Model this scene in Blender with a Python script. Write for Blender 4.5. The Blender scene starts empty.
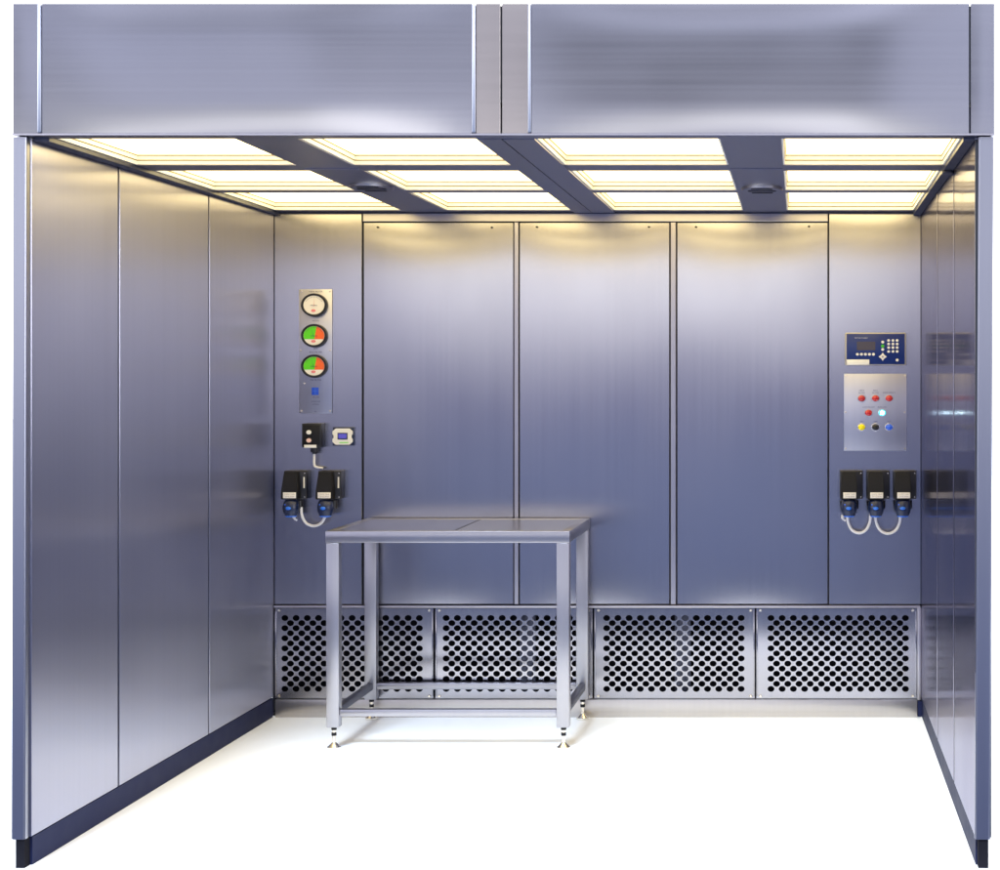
import bpy, bmesh, math, random
from mathutils import Vector, Matrix
random.seed(7)
S = bpy.context.scene
C = S.collection
F = 1540.0          # focal length in photo pixels (photo is 1000 px wide)
H = 1.4575          # lens height
D = 6.70            # lens to back wall, metres
FR = 4.62           # lens to the front of the booth

# ------------------------------------------------------------------ camera
cam_d = bpy.data.cameras.new('camera')
cam = bpy.data.objects.new('camera', cam_d); C.objects.link(cam)
cam.location = (0, 0, H); cam.rotation_euler = (math.radians(90), 0, 0)
cam_d.sensor_fit = 'HORIZONTAL'; cam_d.sensor_width = 36
cam_d.lens = 36 * F / 1000.0
cam_d.shift_x = -0.300; cam_d.shift_y = -0.053
cam_d.clip_start = 0.05; cam_d.clip_end = 300
S.camera = cam
# ------------------------------------------------------------------ world: a dim bluish studio in front of the booth, white cyclorama behind it
W = bpy.data.worlds.new('World'); S.world = W; W.use_nodes = True
wn, wl = W.node_tree.nodes, W.node_tree.links
wn.clear()
w_out = wn.new('ShaderNodeOutputWorld'); w_bg = wn.new('ShaderNodeBackground')
w_tc = wn.new('ShaderNodeTexCoord'); w_sep = wn.new('ShaderNodeSeparateXYZ')
wl.new(w_tc.outputs['Generated'], w_sep.inputs[0])
w_noi = wn.new('ShaderNodeTexNoise'); w_noi.inputs['Scale'].default_value = 2.2; w_noi.inputs['Detail'].default_value = 2
w_map = wn.new('ShaderNodeMapping'); w_map.inputs['Scale'].default_value = (3.0, 1.0, 5.0); w_map.inputs['Location'].default_value = (0.35, 0.2, 0.1)
wl.new(w_tc.outputs['Generated'], w_map.inputs[0]); wl.new(w_map.outputs[0], w_noi.inputs['Vector'])
w_add = wn.new('ShaderNodeMath'); w_add.operation = 'MULTIPLY_ADD'; w_add.inputs[1].default_value = 0.05; w_add.inputs[2].default_value = -0.025
wl.new(w_noi.outputs[0], w_add.inputs[0])
w_a2 = wn.new('ShaderNodeMath'); w_a2.operation = 'ADD'
wl.new(w_sep.outputs['Z'], w_a2.inputs[0]); wl.new(w_add.outputs[0], w_a2.inputs[1])
w_r = wn.new('ShaderNodeValToRGB'); r = w_r.color_ramp
WS = 1.35
def stop(p, c):
    e = r.elements.new(p); e.color = (*c, 1)
r.elements[0].position = 0.0; r.elements[0].color = (.06, .065, .16, 1)
r.elements[1].position = 1.0; r.elements[1].color = (.60, .60, .70, 1)
stop(.022, (.17, .17, .27)); stop(.055, (1.0, 1.0, 1.0)); stop(.095, (1.0, 1.0, 1.0)); stop(.138, (.28, .29, .37)); stop(.19, (.24, .255, .34)); stop(.28, (.36, .38, .48)); stop(.5, (.5, .5, .62))
wl.new(w_a2.outputs[0], w_r.inputs[0])
# wide soft left-right unevenness of the studio
w_n2 = wn.new('ShaderNodeTexNoise'); w_n2.inputs['Scale'].default_value = 1.6; w_n2.inputs['Detail'].default_value = 3
w_m2 = wn.new('ShaderNodeMapping'); w_m2.inputs['Scale'].default_value = (2.6, 1.0, 6.0); w_m2.inputs['Location'].default_value = (1.7, 0.0, 0.4)
wl.new(w_tc.outputs['Generated'], w_m2.inputs[0]); wl.new(w_m2.outputs[0], w_n2.inputs['Vector'])
w_mr = wn.new('ShaderNodeMapRange'); w_mr.inputs[1].default_value = .40; w_mr.inputs[2].default_value = .60; w_mr.inputs[3].default_value = .55; w_mr.inputs[4].default_value = 1.35
wl.new(w_n2.outputs[0], w_mr.inputs[0])
w_mul = wn.new('ShaderNodeVectorMath'); w_mul.operation = 'SCALE'
# dark and light patches added to cloud the header's reflections: x, z of the direction, half size, gain
gain = w_mr.outputs[0]
w_nn = wn.new('ShaderNodeVectorMath'); w_nn.operation = 'NORMALIZE'; wl.new(w_tc.outputs['Generated'], w_nn.inputs[0])
for gx, gz, sx_, sz_, k in ((-.09, .205, .085, .040, -.72), (.06, .215, .045, .050, -.55), (-.27, .21, .060, .035, -.35), (-.40, .185, .090, .040, .55), (.115, .20, .020, .08, .7), (-.48, .21, .022, .08, -.4), (-.16, .175, .03, .02, .5)):
    su = wn.new('ShaderNodeVectorMath'); su.operation = 'SUBTRACT'; su.inputs[1].default_value = (gx, 0, gz); wl.new(w_nn.outputs[0], su.inputs[0])
    di = wn.new('ShaderNodeVectorMath'); di.operation = 'MULTIPLY'; di.inputs[1].default_value = (1 / sx_, 0, 1 / sz_); wl.new(su.outputs[0], di.inputs[0])
    le = wn.new('ShaderNodeVectorMath'); le.operation = 'LENGTH'; wl.new(di.outputs[0], le.inputs[0])
    mr_ = wn.new('ShaderNodeMapRange'); mr_.interpolation_type = 'SMOOTHSTEP'
    mr_.inputs[1].default_value = .35; mr_.inputs[2].default_value = 1.5; mr_.inputs[3].default_value = 1 + k; mr_.inputs[4].default_value = 1
    wl.new(le.outputs['Value'], mr_.inputs[0])
    mu = wn.new('ShaderNodeMath'); mu.operation = 'MULTIPLY'; wl.new(gain, mu.inputs[0]); wl.new(mr_.outputs[0], mu.inputs[1]); gain = mu.outputs[0]
wl.new(w_r.outputs[0], w_mul.inputs[0]); wl.new(gain, w_mul.inputs['Scale'])
w_f = wn.new('ShaderNodeMapRange'); w_f.inputs[1].default_value = .25; w_f.inputs[2].default_value = .45
wl.new(w_sep.outputs['Y'], w_f.inputs[0])
w_mix = wn.new('ShaderNodeMix'); w_mix.data_type = 'RGBA'
wl.new(w_f.outputs[0], w_mix.inputs[0]); wl.new(w_mul.outputs[0], w_mix.inputs[6])
w_mix.inputs[7].default_value = (1.5, 1.5, 1.5, 1)
# two unseen glows added left and right of the lens to highlight the steel
acc = w_mix.outputs[2]
for sx in (-1, 1):
    dt = wn.new('ShaderNodeVectorMath'); dt.operation = 'DOT_PRODUCT'
    dt.inputs[1].default_value = Vector((sx * .84, -.50, .06)).normalized()
    nz = wn.new('ShaderNodeVectorMath'); nz.operation = 'NORMALIZE'
    wl.new(w_tc.outputs['Generated'], nz.inputs[0]); wl.new(nz.outputs[0], dt.inputs[0])
    q = wn.new('ShaderNodeMapRange'); q.interpolation_type = 'SMOOTHSTEP'
    q.inputs[1].default_value = .93; q.inputs[2].default_value = .985; q.inputs[3].default_value = 0; q.inputs[4].default_value = 2.0 if sx < 0 else 3.0
    wl.new(dt.outputs['Value'], q.inputs[0])
    sc_ = wn.new('ShaderNodeVectorMath'); sc_.operation = 'SCALE'; sc_.inputs[0].default_value = (.92, .95, 1.0)
    wl.new(q.outputs[0], sc_.inputs['Scale'])
    ad = wn.new('ShaderNodeVectorMath'); ad.operation = 'ADD'; wl.new(acc, ad.inputs[0]); wl.new(sc_.outputs[0], ad.inputs[1]); acc = ad.outputs[0]
wl.new(acc, w_bg.inputs[0]); w_bg.inputs[1].default_value = WS
wl.new(w_bg.outputs[0], w_out.inputs[0])
# ------------------------------------------------------------------ one very soft front light, added to whiten the floor
sd = bpy.data.lights.new('front_light', 'SUN'); sd.energy = 2.6; sd.angle = math.radians(16); sd.color = (.72, .85, 1.0)
sun = bpy.data.objects.new('front_light', sd); C.objects.link(sun)
sun.location = (0, -3, 5)
el, az = math.radians(46), math.radians(8)
dirv = Vector((math.sin(az) * math.cos(el), math.cos(az) * math.cos(el), -math.sin(el)))
sun.rotation_euler = dirv.to_track_quat('-Z', 'Y').to_euler()
# ------------------------------------------------------------------ exposure, engine
S.view_settings.view_transform = 'Standard'; S.view_settings.look = 'None'
S.view_settings.exposure = 0.84; S.view_settings.gamma = 1
S.render.engine = 'CYCLES'
S.cycles.max_bounces = 10; S.cycles.glossy_bounces = 8; S.cycles.diffuse_bounces = 4
S.cycles.use_denoising = True
S.cycles.sample_clamp_indirect = 8

# ------------------------------------------------------------------ materials
def mat(name, col, rough=.5, metal=0., emit=None, es=1., coat=0.):
    m = bpy.data.materials.new(name); m.use_nodes = True
    b = m.node_tree.nodes['Principled BSDF']
    b.inputs['Base Color'].default_value = (*col, 1); b.inputs['Roughness'].default_value = rough
    b.inputs['Metallic'].default_value = metal
    if coat: b.inputs['Coat Weight'].default_value = coat
    if emit:
        b.inputs['Emission Color'].default_value = (*emit, 1); b.inputs['Emission Strength'].default_value = es
    # a little wear: uneven gloss
    n, l = m.node_tree.nodes, m.node_tree.links
    tc = n.new('ShaderNodeTexCoord'); no = n.new('ShaderNodeTexNoise'); no.inputs['Scale'].default_value = 14; no.inputs['Detail'].default_value = 4
    mr = n.new('ShaderNodeMapRange'); mr.inputs[3].default_value = max(.03, rough - .08); mr.inputs[4].default_value = min(1, rough + .10)
    l.new(tc.outputs['Object'], no.inputs['Vector']); l.new(no.outputs[0], mr.inputs[0]); l.new(mr.outputs[0], b.inputs['Roughness'])
    return m

def steel(name, col, rough=.242, aniso=.9, grain='V', var=.014, bump=.22, smudge=.012, edge=None):
    """brushed stainless steel; UVs are laid in metres with U horizontal"""
    m = bpy.data.materials.new(name); m.use_nodes = True
    n, l = m.node_tree.nodes, m.node_tree.links
    b = n['Principled BSDF']; b.inputs['Metallic'].default_value = 1
    uv = n.new('ShaderNodeUVMap'); uv.uv_map = 'UVMap'
    tg = n.new('ShaderNodeTangent'); tg.direction_type = 'UV_MAP'; tg.uv_map = 'UVMap'
    l.new(tg.outputs[0], b.inputs['Tangent'])
    b.inputs['Anisotropic'].default_value = aniso
    if edge: b.inputs['Specular Tint'].default_value = (*edge, 1)
    b.inputs['Anisotropic Rotation'].default_value = 0.0 if grain == 'V' else .25
    oi = n.new('ShaderNodeObjectInfo')
    # grain
    mp = n.new('ShaderNodeMapping')
    mp.inputs['Scale'].default_value = (58, .22, 1) if grain == 'V' else (.5, 95, 1)
    l.new(uv.outputs[0], mp.inputs[0])
    cx = n.new('ShaderNodeCombineXYZ'); sc = n.new('ShaderNodeMath'); sc.operation = 'MULTIPLY'; sc.inputs[1].default_value = 37
    l.new(oi.outputs['Random'], sc.inputs[0]); l.new(sc.outputs[0], cx.inputs[2]); l.new(cx.outputs[0], mp.inputs['Location'])
    g = n.new('ShaderNodeTexNoise'); g.inputs['Scale'].default_value = 1; g.inputs['Detail'].default_value = 0
    l.new(mp.outputs[0], g.inputs['Vector'])
    # smudges: wide cloudy roughness
    s = n.new('ShaderNodeTexNoise'); s.inputs['Scale'].default_value = 2.3; s.inputs['Detail'].default_value = 2; s.inputs['Roughness'].default_value = .5
    ms = n.new('ShaderNodeMapping'); ms.inputs['Scale'].default_value = (1.6, .7, 1) if grain == 'V' else (.7, 1.8, 1)
    l.new(uv.outputs[0], ms.inputs[0]); l.new(cx.outputs[0], ms.inputs['Location']); l.new(ms.outputs[0], s.inputs['Vector'])
    a1 = n.new('ShaderNodeMapRange'); a1.inputs[1].default_value = .3; a1.inputs[2].default_value = .7
    a1.inputs[3].default_value = rough - smudge; a1.inputs[4].default_value = rough + smudge
    l.new(s.outputs[0], a1.inputs[0])
    a2 = n.new('ShaderNodeMath'); a2.operation = 'MULTIPLY_ADD'; a2.inputs[1].default_value = .02; a2.inputs[2].default_value = -.01
    l.new(g.outputs[0], a2.inputs[0])
    a3 = n.new('ShaderNodeMath'); a3.operation = 'ADD'
    l.new(a1.outputs[0], a3.inputs[0]); l.new(a2.outputs[0], a3.inputs[1]); l.new(a3.outputs[0], b.inputs['Roughness'])
    # colour: grain lines + slight difference from sheet to sheet
    c1 = n.new('ShaderNodeMapRange'); c1.inputs[1].default_value = .25; c1.inputs[2].default_value = .75
    c1.inputs[3].default_value = 1 - var; c1.inputs[4].default_value = 1 + var
    l.new(g.outputs[0], c1.inputs[0])
    c2 = n.new('ShaderNodeMapRange'); c2.inputs[3].default_value = .95; c2.inputs[4].default_value = 1.05
    l.new(oi.outputs['Random'], c2.inputs[0])
    c3 = n.new('ShaderNodeMath'); c3.operation = 'MULTIPLY'; l.new(c1.outputs[0], c3.inputs[0]); l.new(c2.outputs[0], c3.inputs[1])
    vm = n.new('ShaderNodeVectorMath'); vm.operation = 'SCALE'; vm.inputs[0].default_value = col
    l.new(c3.outputs[0], vm.inputs['Scale']); l.new(vm.outputs[0], b.inputs['Base Color'])
    # slight waviness of thin sheet
    wv = n.new('ShaderNodeTexNoise'); wv.inputs['Scale'].default_value = 1; wv.inputs['Detail'].default_value = 0
    mw = n.new('ShaderNodeMapping'); mw.inputs['Scale'].default_value = (2.2, 1.3, 1)
    l.new(uv.outputs[0], mw.inputs[0]); l.new(cx.outputs[0], mw.inputs['Location']); l.new(mw.outputs[0], wv.inputs['Vector'])
    bp = n.new('ShaderNodeBump'); bp.inputs['Strength'].default_value = bump; bp.inputs['Distance'].default_value = .012
    l.new(wv.outputs[0], bp.inputs['Height']); l.new(bp.outputs[0], b.inputs['Normal'])
    return m

M = {}
M['wall'] = steel('brushed_steel_vertical', (.405, .398, .435))
M['walll'] = steel('left_wall_steel', (.385, .38, .45), rough=.315, aniso=.97, bump=.12)
M['wallr'] = steel('polished_steel_vertical', (.42, .41, .48), rough=.16, aniso=.75, smudge=.03, bump=.05, var=.02, edge=(.52, .51, .60))
M['head'] = steel('brushed_steel_horizontal', (.39, .387, .42), rough=.15, aniso=.0, grain='H', bump=.7, smudge=.012, var=.014)
M['warm_refl'] = steel('warm_reflection_steel', (.47, .425, .40), rough=.22, aniso=.0, grain='H', bump=.1)  # warm reflection on the centre strips put into the base colour
M['frame'] = steel('satin_steel', (.46, .445, .49), rough=.33, aniso=.5, bump=.1)
M['ceil'] = steel('ceiling_steel', (.40, .39, .43), rough=.34, aniso=.3, bump=.1, smudge=.03)
M['jamb'] = steel('jamb_steel', (.33, .335, .39), rough=.33, aniso=.5, bump=.05)
M['pale'] = steel('floor_reflection_steel', (.56, .53, .51), rough=.36, aniso=.5, bump=.05)  # lighter, warmer base stands in for the floor's reflection on the plinth
M['edge'] = steel('bright_edge_steel', (.50, .52, .58), rough=.42, aniso=.0, bump=0)
M['grille'] = steel('grille_steel', (.36, .352, .385), rough=.20, aniso=.9, bump=.08, smudge=.015)
M['table'] = steel('table_steel', (.41, .405, .44), rough=.34, aniso=.4, bump=.1)
M['plate'] = steel('panel_plate_steel', (.56, .56, .63), rough=.39, aniso=.3, bump=.05)
M['screw'] = mat('screw_steel', (.85, .78, .66), .25, 1)
M['chrome'] = mat('bright_chrome', (.85, .82, .75), .12, 1)
M['gap'] = mat('dark_gap', (.012, .013, .02), .7)
M['rail'] = mat('dark_rail', (.07, .075, .11), .35, .6)
M['plinth'] = mat('dark_navy_plinth', (.014, .018, .055), .5, 0)
M['plinth'].node_tree.nodes['Principled BSDF'].inputs['Specular IOR Level'].default_value = .08
M['black'] = mat('black_plastic', (.006, .006, .009), .35)
M['blackm'] = mat('matt_black_plastic', (.008, .008, .010), .5)
M['cavity'] = mat('dark_cavity', (.008, .008, .012), .8)
M['blackm'].node_tree.nodes['Principled BSDF'].inputs['Specular IOR Level'].default_value = .25
M['cavity'].node_tree.nodes['Principled BSDF'].inputs['Specular IOR Level'].default_value = .1
M['cream'] = mat('cream_painted_recess', (.96, .93, .85), .5)
M['gold'] = mat('recess_frame', (.30, .22, .085), .5, 0)
M['white'] = mat('white_plastic', (.80, .79, .74), .4)
M['label'] = mat('label_plate', (.74, .70, .62), .4)
M['blue'] = mat('bright_blue_plastic', (.02, .16, .75), .3)
M['navy'] = mat('navy_plastic', (.006, .014, .055), .28)
M['face'] = mat('blue_keypad_face', (.006, .022, .15), .3)
M['bezel'] = mat('pale_bezel', (.42, .39, .34), .4, .3)
M['screen'] = mat('dark_screen', (.05, .04, .055), .15)
M['key'] = mat('pale_keys', (.78, .76, .70), .45)
M['green'] = mat('green_key', (.05, .42, .02), .35)
M['red'] = mat('red_lens', (.50, .008, .01), .18, coat=.5)
M['yellow'] = mat('yellow_button', (.95, .80, .0), .3)
M['bluebtn'] = mat('blue_button', (.03, .13, .80), .3)
M['cyan'] = mat('lit_cyan_lens', (.1, .5, .55), .2, emit=(.03, .50, .58), es=1.3)
M['cyanc'] = mat('lit_lamp_core', (.9, 1, 1), .2, emit=(.75, 1.0, 1.0), es=16)
M['dgreen'] = mat('dial_green', (.10, .62, .01), .4)
M['dorange'] = mat('dial_orange', (.85, .13, .02), .4)
M['dwhite'] = mat('dial_white', (.80, .76, .68), .4)
M['dpink'] = mat('dial_pink', (.75, .22, .24), .4)
M['ink'] = mat('dark_ink', (.03, .03, .10), .6)
M['bluep'] = mat('blue_logo', (.01, .07, .60), .4)
M['cable'] = mat('pale_cable', (.70, .69, .70), .35)
M['floor'] = mat('white_floor', (.93, .96, 1.0), .7)
M['outer'] = mat('dark_blue_floor', (.011, .028, .10), .8)
M['lcd'] = mat('small_lit_screen', (.02, .02, .10), .2, emit=(.10, .08, .45), es=.5)
M['teal'] = mat('green_strip', (.25, .75, .15), .4)

def emit_diffuser():
    m = bpy.data.materials.new('lit_diffuser'); m.use_nodes = True
    n, l = m.node_tree.nodes, m.node_tree.links
    b = n['Principled BSDF']; b.inputs['Base Color'].default_value = (.8, .78, .7, 1); b.inputs['Roughness'].default_value = .5
    tc = n.new('ShaderNodeTexCoord'); sp = n.new('ShaderNodeSeparateXYZ'); l.new(tc.outputs['Generated'], sp.inputs[0])
    # brighter across the middle of each diffuser, where its tubes sit
    p = n.new('ShaderNodeMath'); p.operation = 'PINGPONG'; p.inputs[1].default_value = .5; l.new(sp.outputs['Y'], p.inputs[0])
    mr = n.new('ShaderNodeMapRange'); mr.inputs[1].default_value = 0; mr.inputs[2].default_value = .35; mr.inputs[3].default_value = LS * .72; mr.inputs[4].default_value = LS
    l.new(p.outputs[0], mr.inputs[0]); l.new(mr.outputs[0], b.inputs['Emission Strength'])
    b.inputs['Emission Color'].default_value = (1.0, .78, .32, 1)
    return m
LS = 2.4
M['diff'] = emit_diffuser()

def perforated(name, pitch=.012):
    m = steel(name, (.50, .50, .55), rough=.3, aniso=.3, bump=.05)
    n, l = m.node_tree.nodes, m.node_tree.links
    b = n['Principled BSDF']
    tc = n.new('ShaderNodeTexCoord'); vo = n.new('ShaderNodeTexVoronoi'); vo.inputs['Scale'].default_value = 1 / pitch; vo.inputs['Randomness'].default_value = 0
    l.new(tc.outputs['Object'], vo.inputs['Vector'])
    lt = n.new('ShaderNodeMath'); lt.operation = 'LESS_THAN'; lt.inputs[1].default_value = .3; l.new(vo.outputs['Distance'], lt.inputs[0])
    src = b.inputs['Base Color'].links[0].from_socket
    mx = n.new('ShaderNodeMix'); mx.data_type = 'RGBA'; l.new(lt.outputs[0], mx.inputs[0]); l.new(src, mx.inputs[6]); mx.inputs[7].default_value = (.03, .03, .05, 1)
    l.new(mx.outputs[2], b.inputs['Base Color'])
    return m
M['perf'] = perforated('perforated_steel')

# ------------------------------------------------------------------ helpers
def X(px, d=D): return (px - 800) * d / F
def Z(py, d=D): return H - (py - 382) * d / F

def uvbox(bm, uv_off=0):
    lay = bm.loops.layers.uv.get('UVMap') or bm.loops.layers.uv.new('UVMap')
    for f in bm.faces:
        n = f.normal; a = max(range(3), key=lambda i: abs(n[i]))
        for lo in f.loops:
            c = lo.vert.co
            lo[lay].uv = (c.y, c.z) if a == 0 else ((c.x, c.z) if a == 1 else (c.x, c.y))

def link(name, bm, m, parent=None, smooth=False):
    bm.normal_update(); uvbox(bm)
    me = bpy.data.meshes.new(name); bm.to_mesh(me); bm.free()
    me.materials.append(m)
    if smooth:
        for p in me.polygons: p.use_smooth = True
        if smooth != 'all': me.set_sharp_from_angle(angle=math.radians(35))
    o = bpy.data.objects.new(name, me); C.objects.link(o)
    if parent:
        o.parent = parent
        pw = parent.location if parent.parent is None else parent.location + parent.parent.location
        o.location = -pw if parent.type == 'EMPTY' else (0, 0, 0)
        # all meshes are written in world metres; bring the origin onto the geometry
    return o

def thing(name, loc, label, cat, group=None):
    o = bpy.data.objects.new(name, None); C.objects.link(o); o.location = loc
    o.empty_display_size = .05
    o['label'] = label; o['category'] = cat
    if group: o['group'] = group
    return o

def tag(o, label, cat, group=None):
    o['label'] = label; o['category'] = cat
    if group: o['group'] = group
    return o

def bx(bm, x0, x1, y0, y1, z0, z1, bev=0.):
    if x0 > x1: x0, x1 = x1, x0
    if y0 > y1: y0, y1 = y1, y0
    if z0 > z1: z0, z1 = z1, z0
    vs = [bm.verts.new((x, y, z)) for z in (z0, z1) for x, y in ((x0, y0), (x1, y0), (x1, y1), (x0, y1))]
    fs = [bm.faces.new([vs[i] for i in q]) for q in ((3, 2, 1, 0), (4, 5, 6, 7), (0, 1, 5, 4), (1, 2, 6, 5), (2, 3, 7, 6), (3, 0, 4, 7))]
    if bev:
        es = list({e for f in fs for e in f.edges})
        bmesh.ops.bevel(bm, geom=es, offset=bev, segments=2, profile=.5, affect='EDGES', clamp_overlap=True)
    return vs

def box(name, m, parent, x0, x1, y0, y1, z0, z1, bev=0.):
    bm = bmesh.new(); bx(bm, x0, x1, y0, y1, z0, z1, bev)
    return link(name, bm, m, parent, smooth=bool(bev))

def sheet(name, m, parent, o, u, v, n, t=.012, bulge=.0015, nu=14, nv=22, edge=.0013):
    """thin metal panel: corner o, sides u and v, facing n, slightly pillowed, with folded edges"""
    o, u, v, n = Vector(o), Vector(u), Vector(v), Vector(n).normalized()
    bm = bmesh.new(); g = []
    for j in range(nv + 1):
        row = []
        for i in range(nu + 1):
            a, b = i / nu, j / nv
            fx = 1 - (2 * a - 1) ** 2; fy = 1 - abs(2 * b - 1) ** 8
            row.append(bm.verts.new(o + u * a + v * b + n * (bulge * fx * fy)))
        g.append(row)
    flip = u.cross(v).dot(n) < 0
    def face(q): bm.faces.new(q[::-1] if flip else q)
    for j in range(nv):
        for i in range(nu):
            face([g[j][i], g[j][i + 1], g[j + 1][i + 1], g[j + 1][i]])
    ring = [g[0][i] for i in range(nu + 1)] + [g[j][nu] for j in range(1, nv + 1)] + [g[nv][i] for i in range(nu - 1, -1, -1)] + [g[j][0] for j in range(nv - 1, 0, -1)]
    # rolled edge
    cen = o + u * .5 + v * .5
    r1 = []
    ul, vl = u.length, v.length
    for p in ring:
        dlt = p.co - cen
        du, dv = dlt.dot(u.normalized()), dlt.dot(v.normalized())
        e = Vector((0, 0, 0))
        if abs(abs(du) - ul / 2) < 1e-5: e += u.normalized() * math.copysign(edge, du)
        if abs(abs(dv) - vl / 2) < 1e-5: e += v.normalized() * math.copysign(edge, dv)
        r1.append(bm.verts.new(p.co + e - n * edge))
    r2 = [bm.verts.new(p.co - n * t) for p in r1]
    k = len(ring)
    for a, b in ((ring, r1), (r1, r2)):
        for i in range(k):
            j = (i + 1) % k
            face([a[j], a[i], b[i], b[j]])
    face(r2[::-1])
    return link(name, bm, m, parent, smooth=True)

def cyl(bm, c, r, h, axis='Y', seg=24, rx=None, r2=None, cap=True):
    """cylinder from c along -Y (towards the lens) or +Z; rx = other radius for ovals; r2 = end radius scale"""
    rx = rx or r; k2 = 1 if r2 is None else r2
    A, B = [], []
    for i in range(seg):
        t = 2 * math.pi * i / seg
        if axis == 'Y':
            A.append(bm.verts.new((c[0] + rx * math.cos(t), c[1], c[2] + r * math.sin(t))))
            B.append(bm.verts.new((c[0] + rx * k2 * math.cos(t), c[1] - h, c[2] + r * k2 * math.sin(t))))
        elif axis == 'Z':
            A.append(bm.verts.new((c[0] + rx * math.cos(t), c[1] - r * math.sin(t), c[2])))
            B.append(bm.verts.new((c[0] + rx * k2 * math.cos(t), c[1] - r * k2 * math.sin(t), c[2] - h)))
    for i in range(seg):
        j = (i + 1) % seg
        bm.faces.new((A[i], A[j], B[j], B[i])[::-1] if axis == 'Y' else (A[i], A[j], B[j], B[i]))
    if cap:
        bm.faces.new(B[::-1] if axis == 'Y' else B); bm.faces.new(A if axis == 'Y' else A[::-1])
    bmesh.ops.recalc_face_normals(bm, faces=bm.faces)

def disc(name, m, parent, c, r, h, rx=None, seg=28, r2=None, bev=0):
    bm = bmesh.new(); cyl(bm, c, r, h, 'Y', seg, rx, r2)
    if bev:
        es = [e for e in bm.edges if len(e.link_faces) == 2 and max(len(f.verts) for f in e.link_faces) > 4]
        bmesh.ops.bevel(bm, geom=es, offset=bev, segments=2, affect='EDGES')
    return link(name, bm, m, parent, smooth=True)

def dome(name, m, parent, c, r, h, rx=None, seg=24, rings=5):
    rx = rx or r; bm = bmesh.new(); prev = None
    for k in range(rings):
        a = math.pi / 2 * k / rings
        row = [bm.verts.new((c[0] + rx * math.cos(a) * math.cos(t), c[1] - h * math.sin(a), c[2] + r * math.cos(a) * math.sin(t))) for t in [2 * math.pi * i / seg for i in range(seg)]]
        if prev:
            for i in range(seg): bm.faces.new((prev[i], prev[(i + 1) % seg], row[(i + 1) % seg], row[i]))
        else: bm.faces.new(row)
        prev = row
    tip = bm.verts.new((c[0], c[1] - h, c[2]))
    for i in range(seg): bm.faces.new((prev[i], prev[(i + 1) % seg], tip))
    bmesh.ops.recalc_face_normals(bm, faces=bm.faces)
    return link(name, bm, m, parent, smooth=True)

def tube(name, m, parent, pts, r, seg=12, sub=8):
    # catmull-rom
    P = [Vector(p) for p in pts]; P = [P[0] * 2 - P[1]] + P + [P[-1] * 2 - P[-2]]
    L = []
    for i in range(1, len(P) - 2):
        for k in range(sub):
            t = k / sub; a, b, c, d = P[i - 1:i + 3]
            L.append(.5 * ((2 * b) + (c - a) * t + (2 * a - 5 * b + 4 * c - d) * t * t + (3 * b - 3 * c + d - a) * t ** 3))
    L.append(P[-2])
    bm = bmesh.new(); prev = None; up = Vector((0, 1, 0.01)).normalized()
    for i, p in enumerate(L):
        tg = (L[min(i + 1, len(L) - 1)] - L[max(i - 1, 0)]).normalized()
        s = tg.cross(up)
        s = s.normalized() if s.length > 1e-4 else Vector((1, 0, 0))
        w = s.cross(tg).normalized()
        row = [bm.verts.new(p + s * r * math.cos(a) + w * r * math.sin(a)) for a in [2 * math.pi * q / seg for q in range(seg)]]
        if prev:
            for q in range(seg): bm.faces.new((prev[q], prev[(q + 1) % seg], row[(q + 1) % seg], row[q]))
        else: bm.faces.new(row)
        prev = row
    bm.faces.new(prev)
    bmesh.ops.recalc_face_normals(bm, faces=bm.faces)
    return link(name, bm, m, parent, smooth=True)

def prism(name, m, parent, poly, y0, y1, bev=0):
    """poly = (x, z) outline, pushed from y0 (near) to y1 (far)"""
    bm = bmesh.new()
    a = [bm.verts.new((x, y0, z)) for x, z in poly]; b = [bm.verts.new((x, y1, z)) for x, z in poly]
    fs = [bm.faces.new(a), bm.faces.new(b[::-1])]
    for i in range(len(poly)):
        j = (i + 1) % len(poly); fs.append(bm.faces.new((a[j], a[i], b[i], b[j])))
    bmesh.ops.recalc_face_normals(bm, faces=bm.faces)
    if bev: bmesh.ops.bevel(bm, geom=list(bm.edges), offset=bev, segments=2, affect='EDGES', clamp_overlap=True)
    return link(name, bm, m, parent, smooth=bool(bev))

def text(name, m, parent, body, cx, cz, y, size, wide=1.1):
    cu = bpy.data.curves.new(name, 'FONT'); cu.body = body; cu.size = size; cu.align_x = 'CENTER'; cu.align_y = 'CENTER'
    cu.extrude = .0002; cu.resolution_u = 2
    t = bpy.data.objects.new('tmp', cu); C.objects.link(t)
    dg = bpy.context.evaluated_depsgraph_get()
    me = bpy.data.meshes.new_from_object(t.evaluated_get(dg)); bpy.data.objects.remove(t)
    me.transform(Matrix.Translation((cx, y, cz)) @ Matrix.Rotation(math.radians(90), 4, 'X') @ Matrix.Diagonal((wide, 1, 1, 1)))
    me.name = name; me.materials.clear(); me.materials.append(m)
    o = bpy.data.objects.new(name, me); C.objects.link(o)
    if parent:
        o.parent = parent
        if parent.type == 'EMPTY': o.location = -parent.location
    return o

K = D / F   # metres per photo pixel at the back wall
# ================================================================== SETTING
bm = bmesh.new(); bx(bm, -40, 40, 4.57, 60, -.03, 0)
o = link('floor', bm, M['floor']); o['kind'] = 'structure'
bm = bmesh.new(); bx(bm, -40, 40, -40, 4.569, -.03, 0)
o = link('outer_floor', bm, M['outer']); o['kind'] = 'structure'

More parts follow.
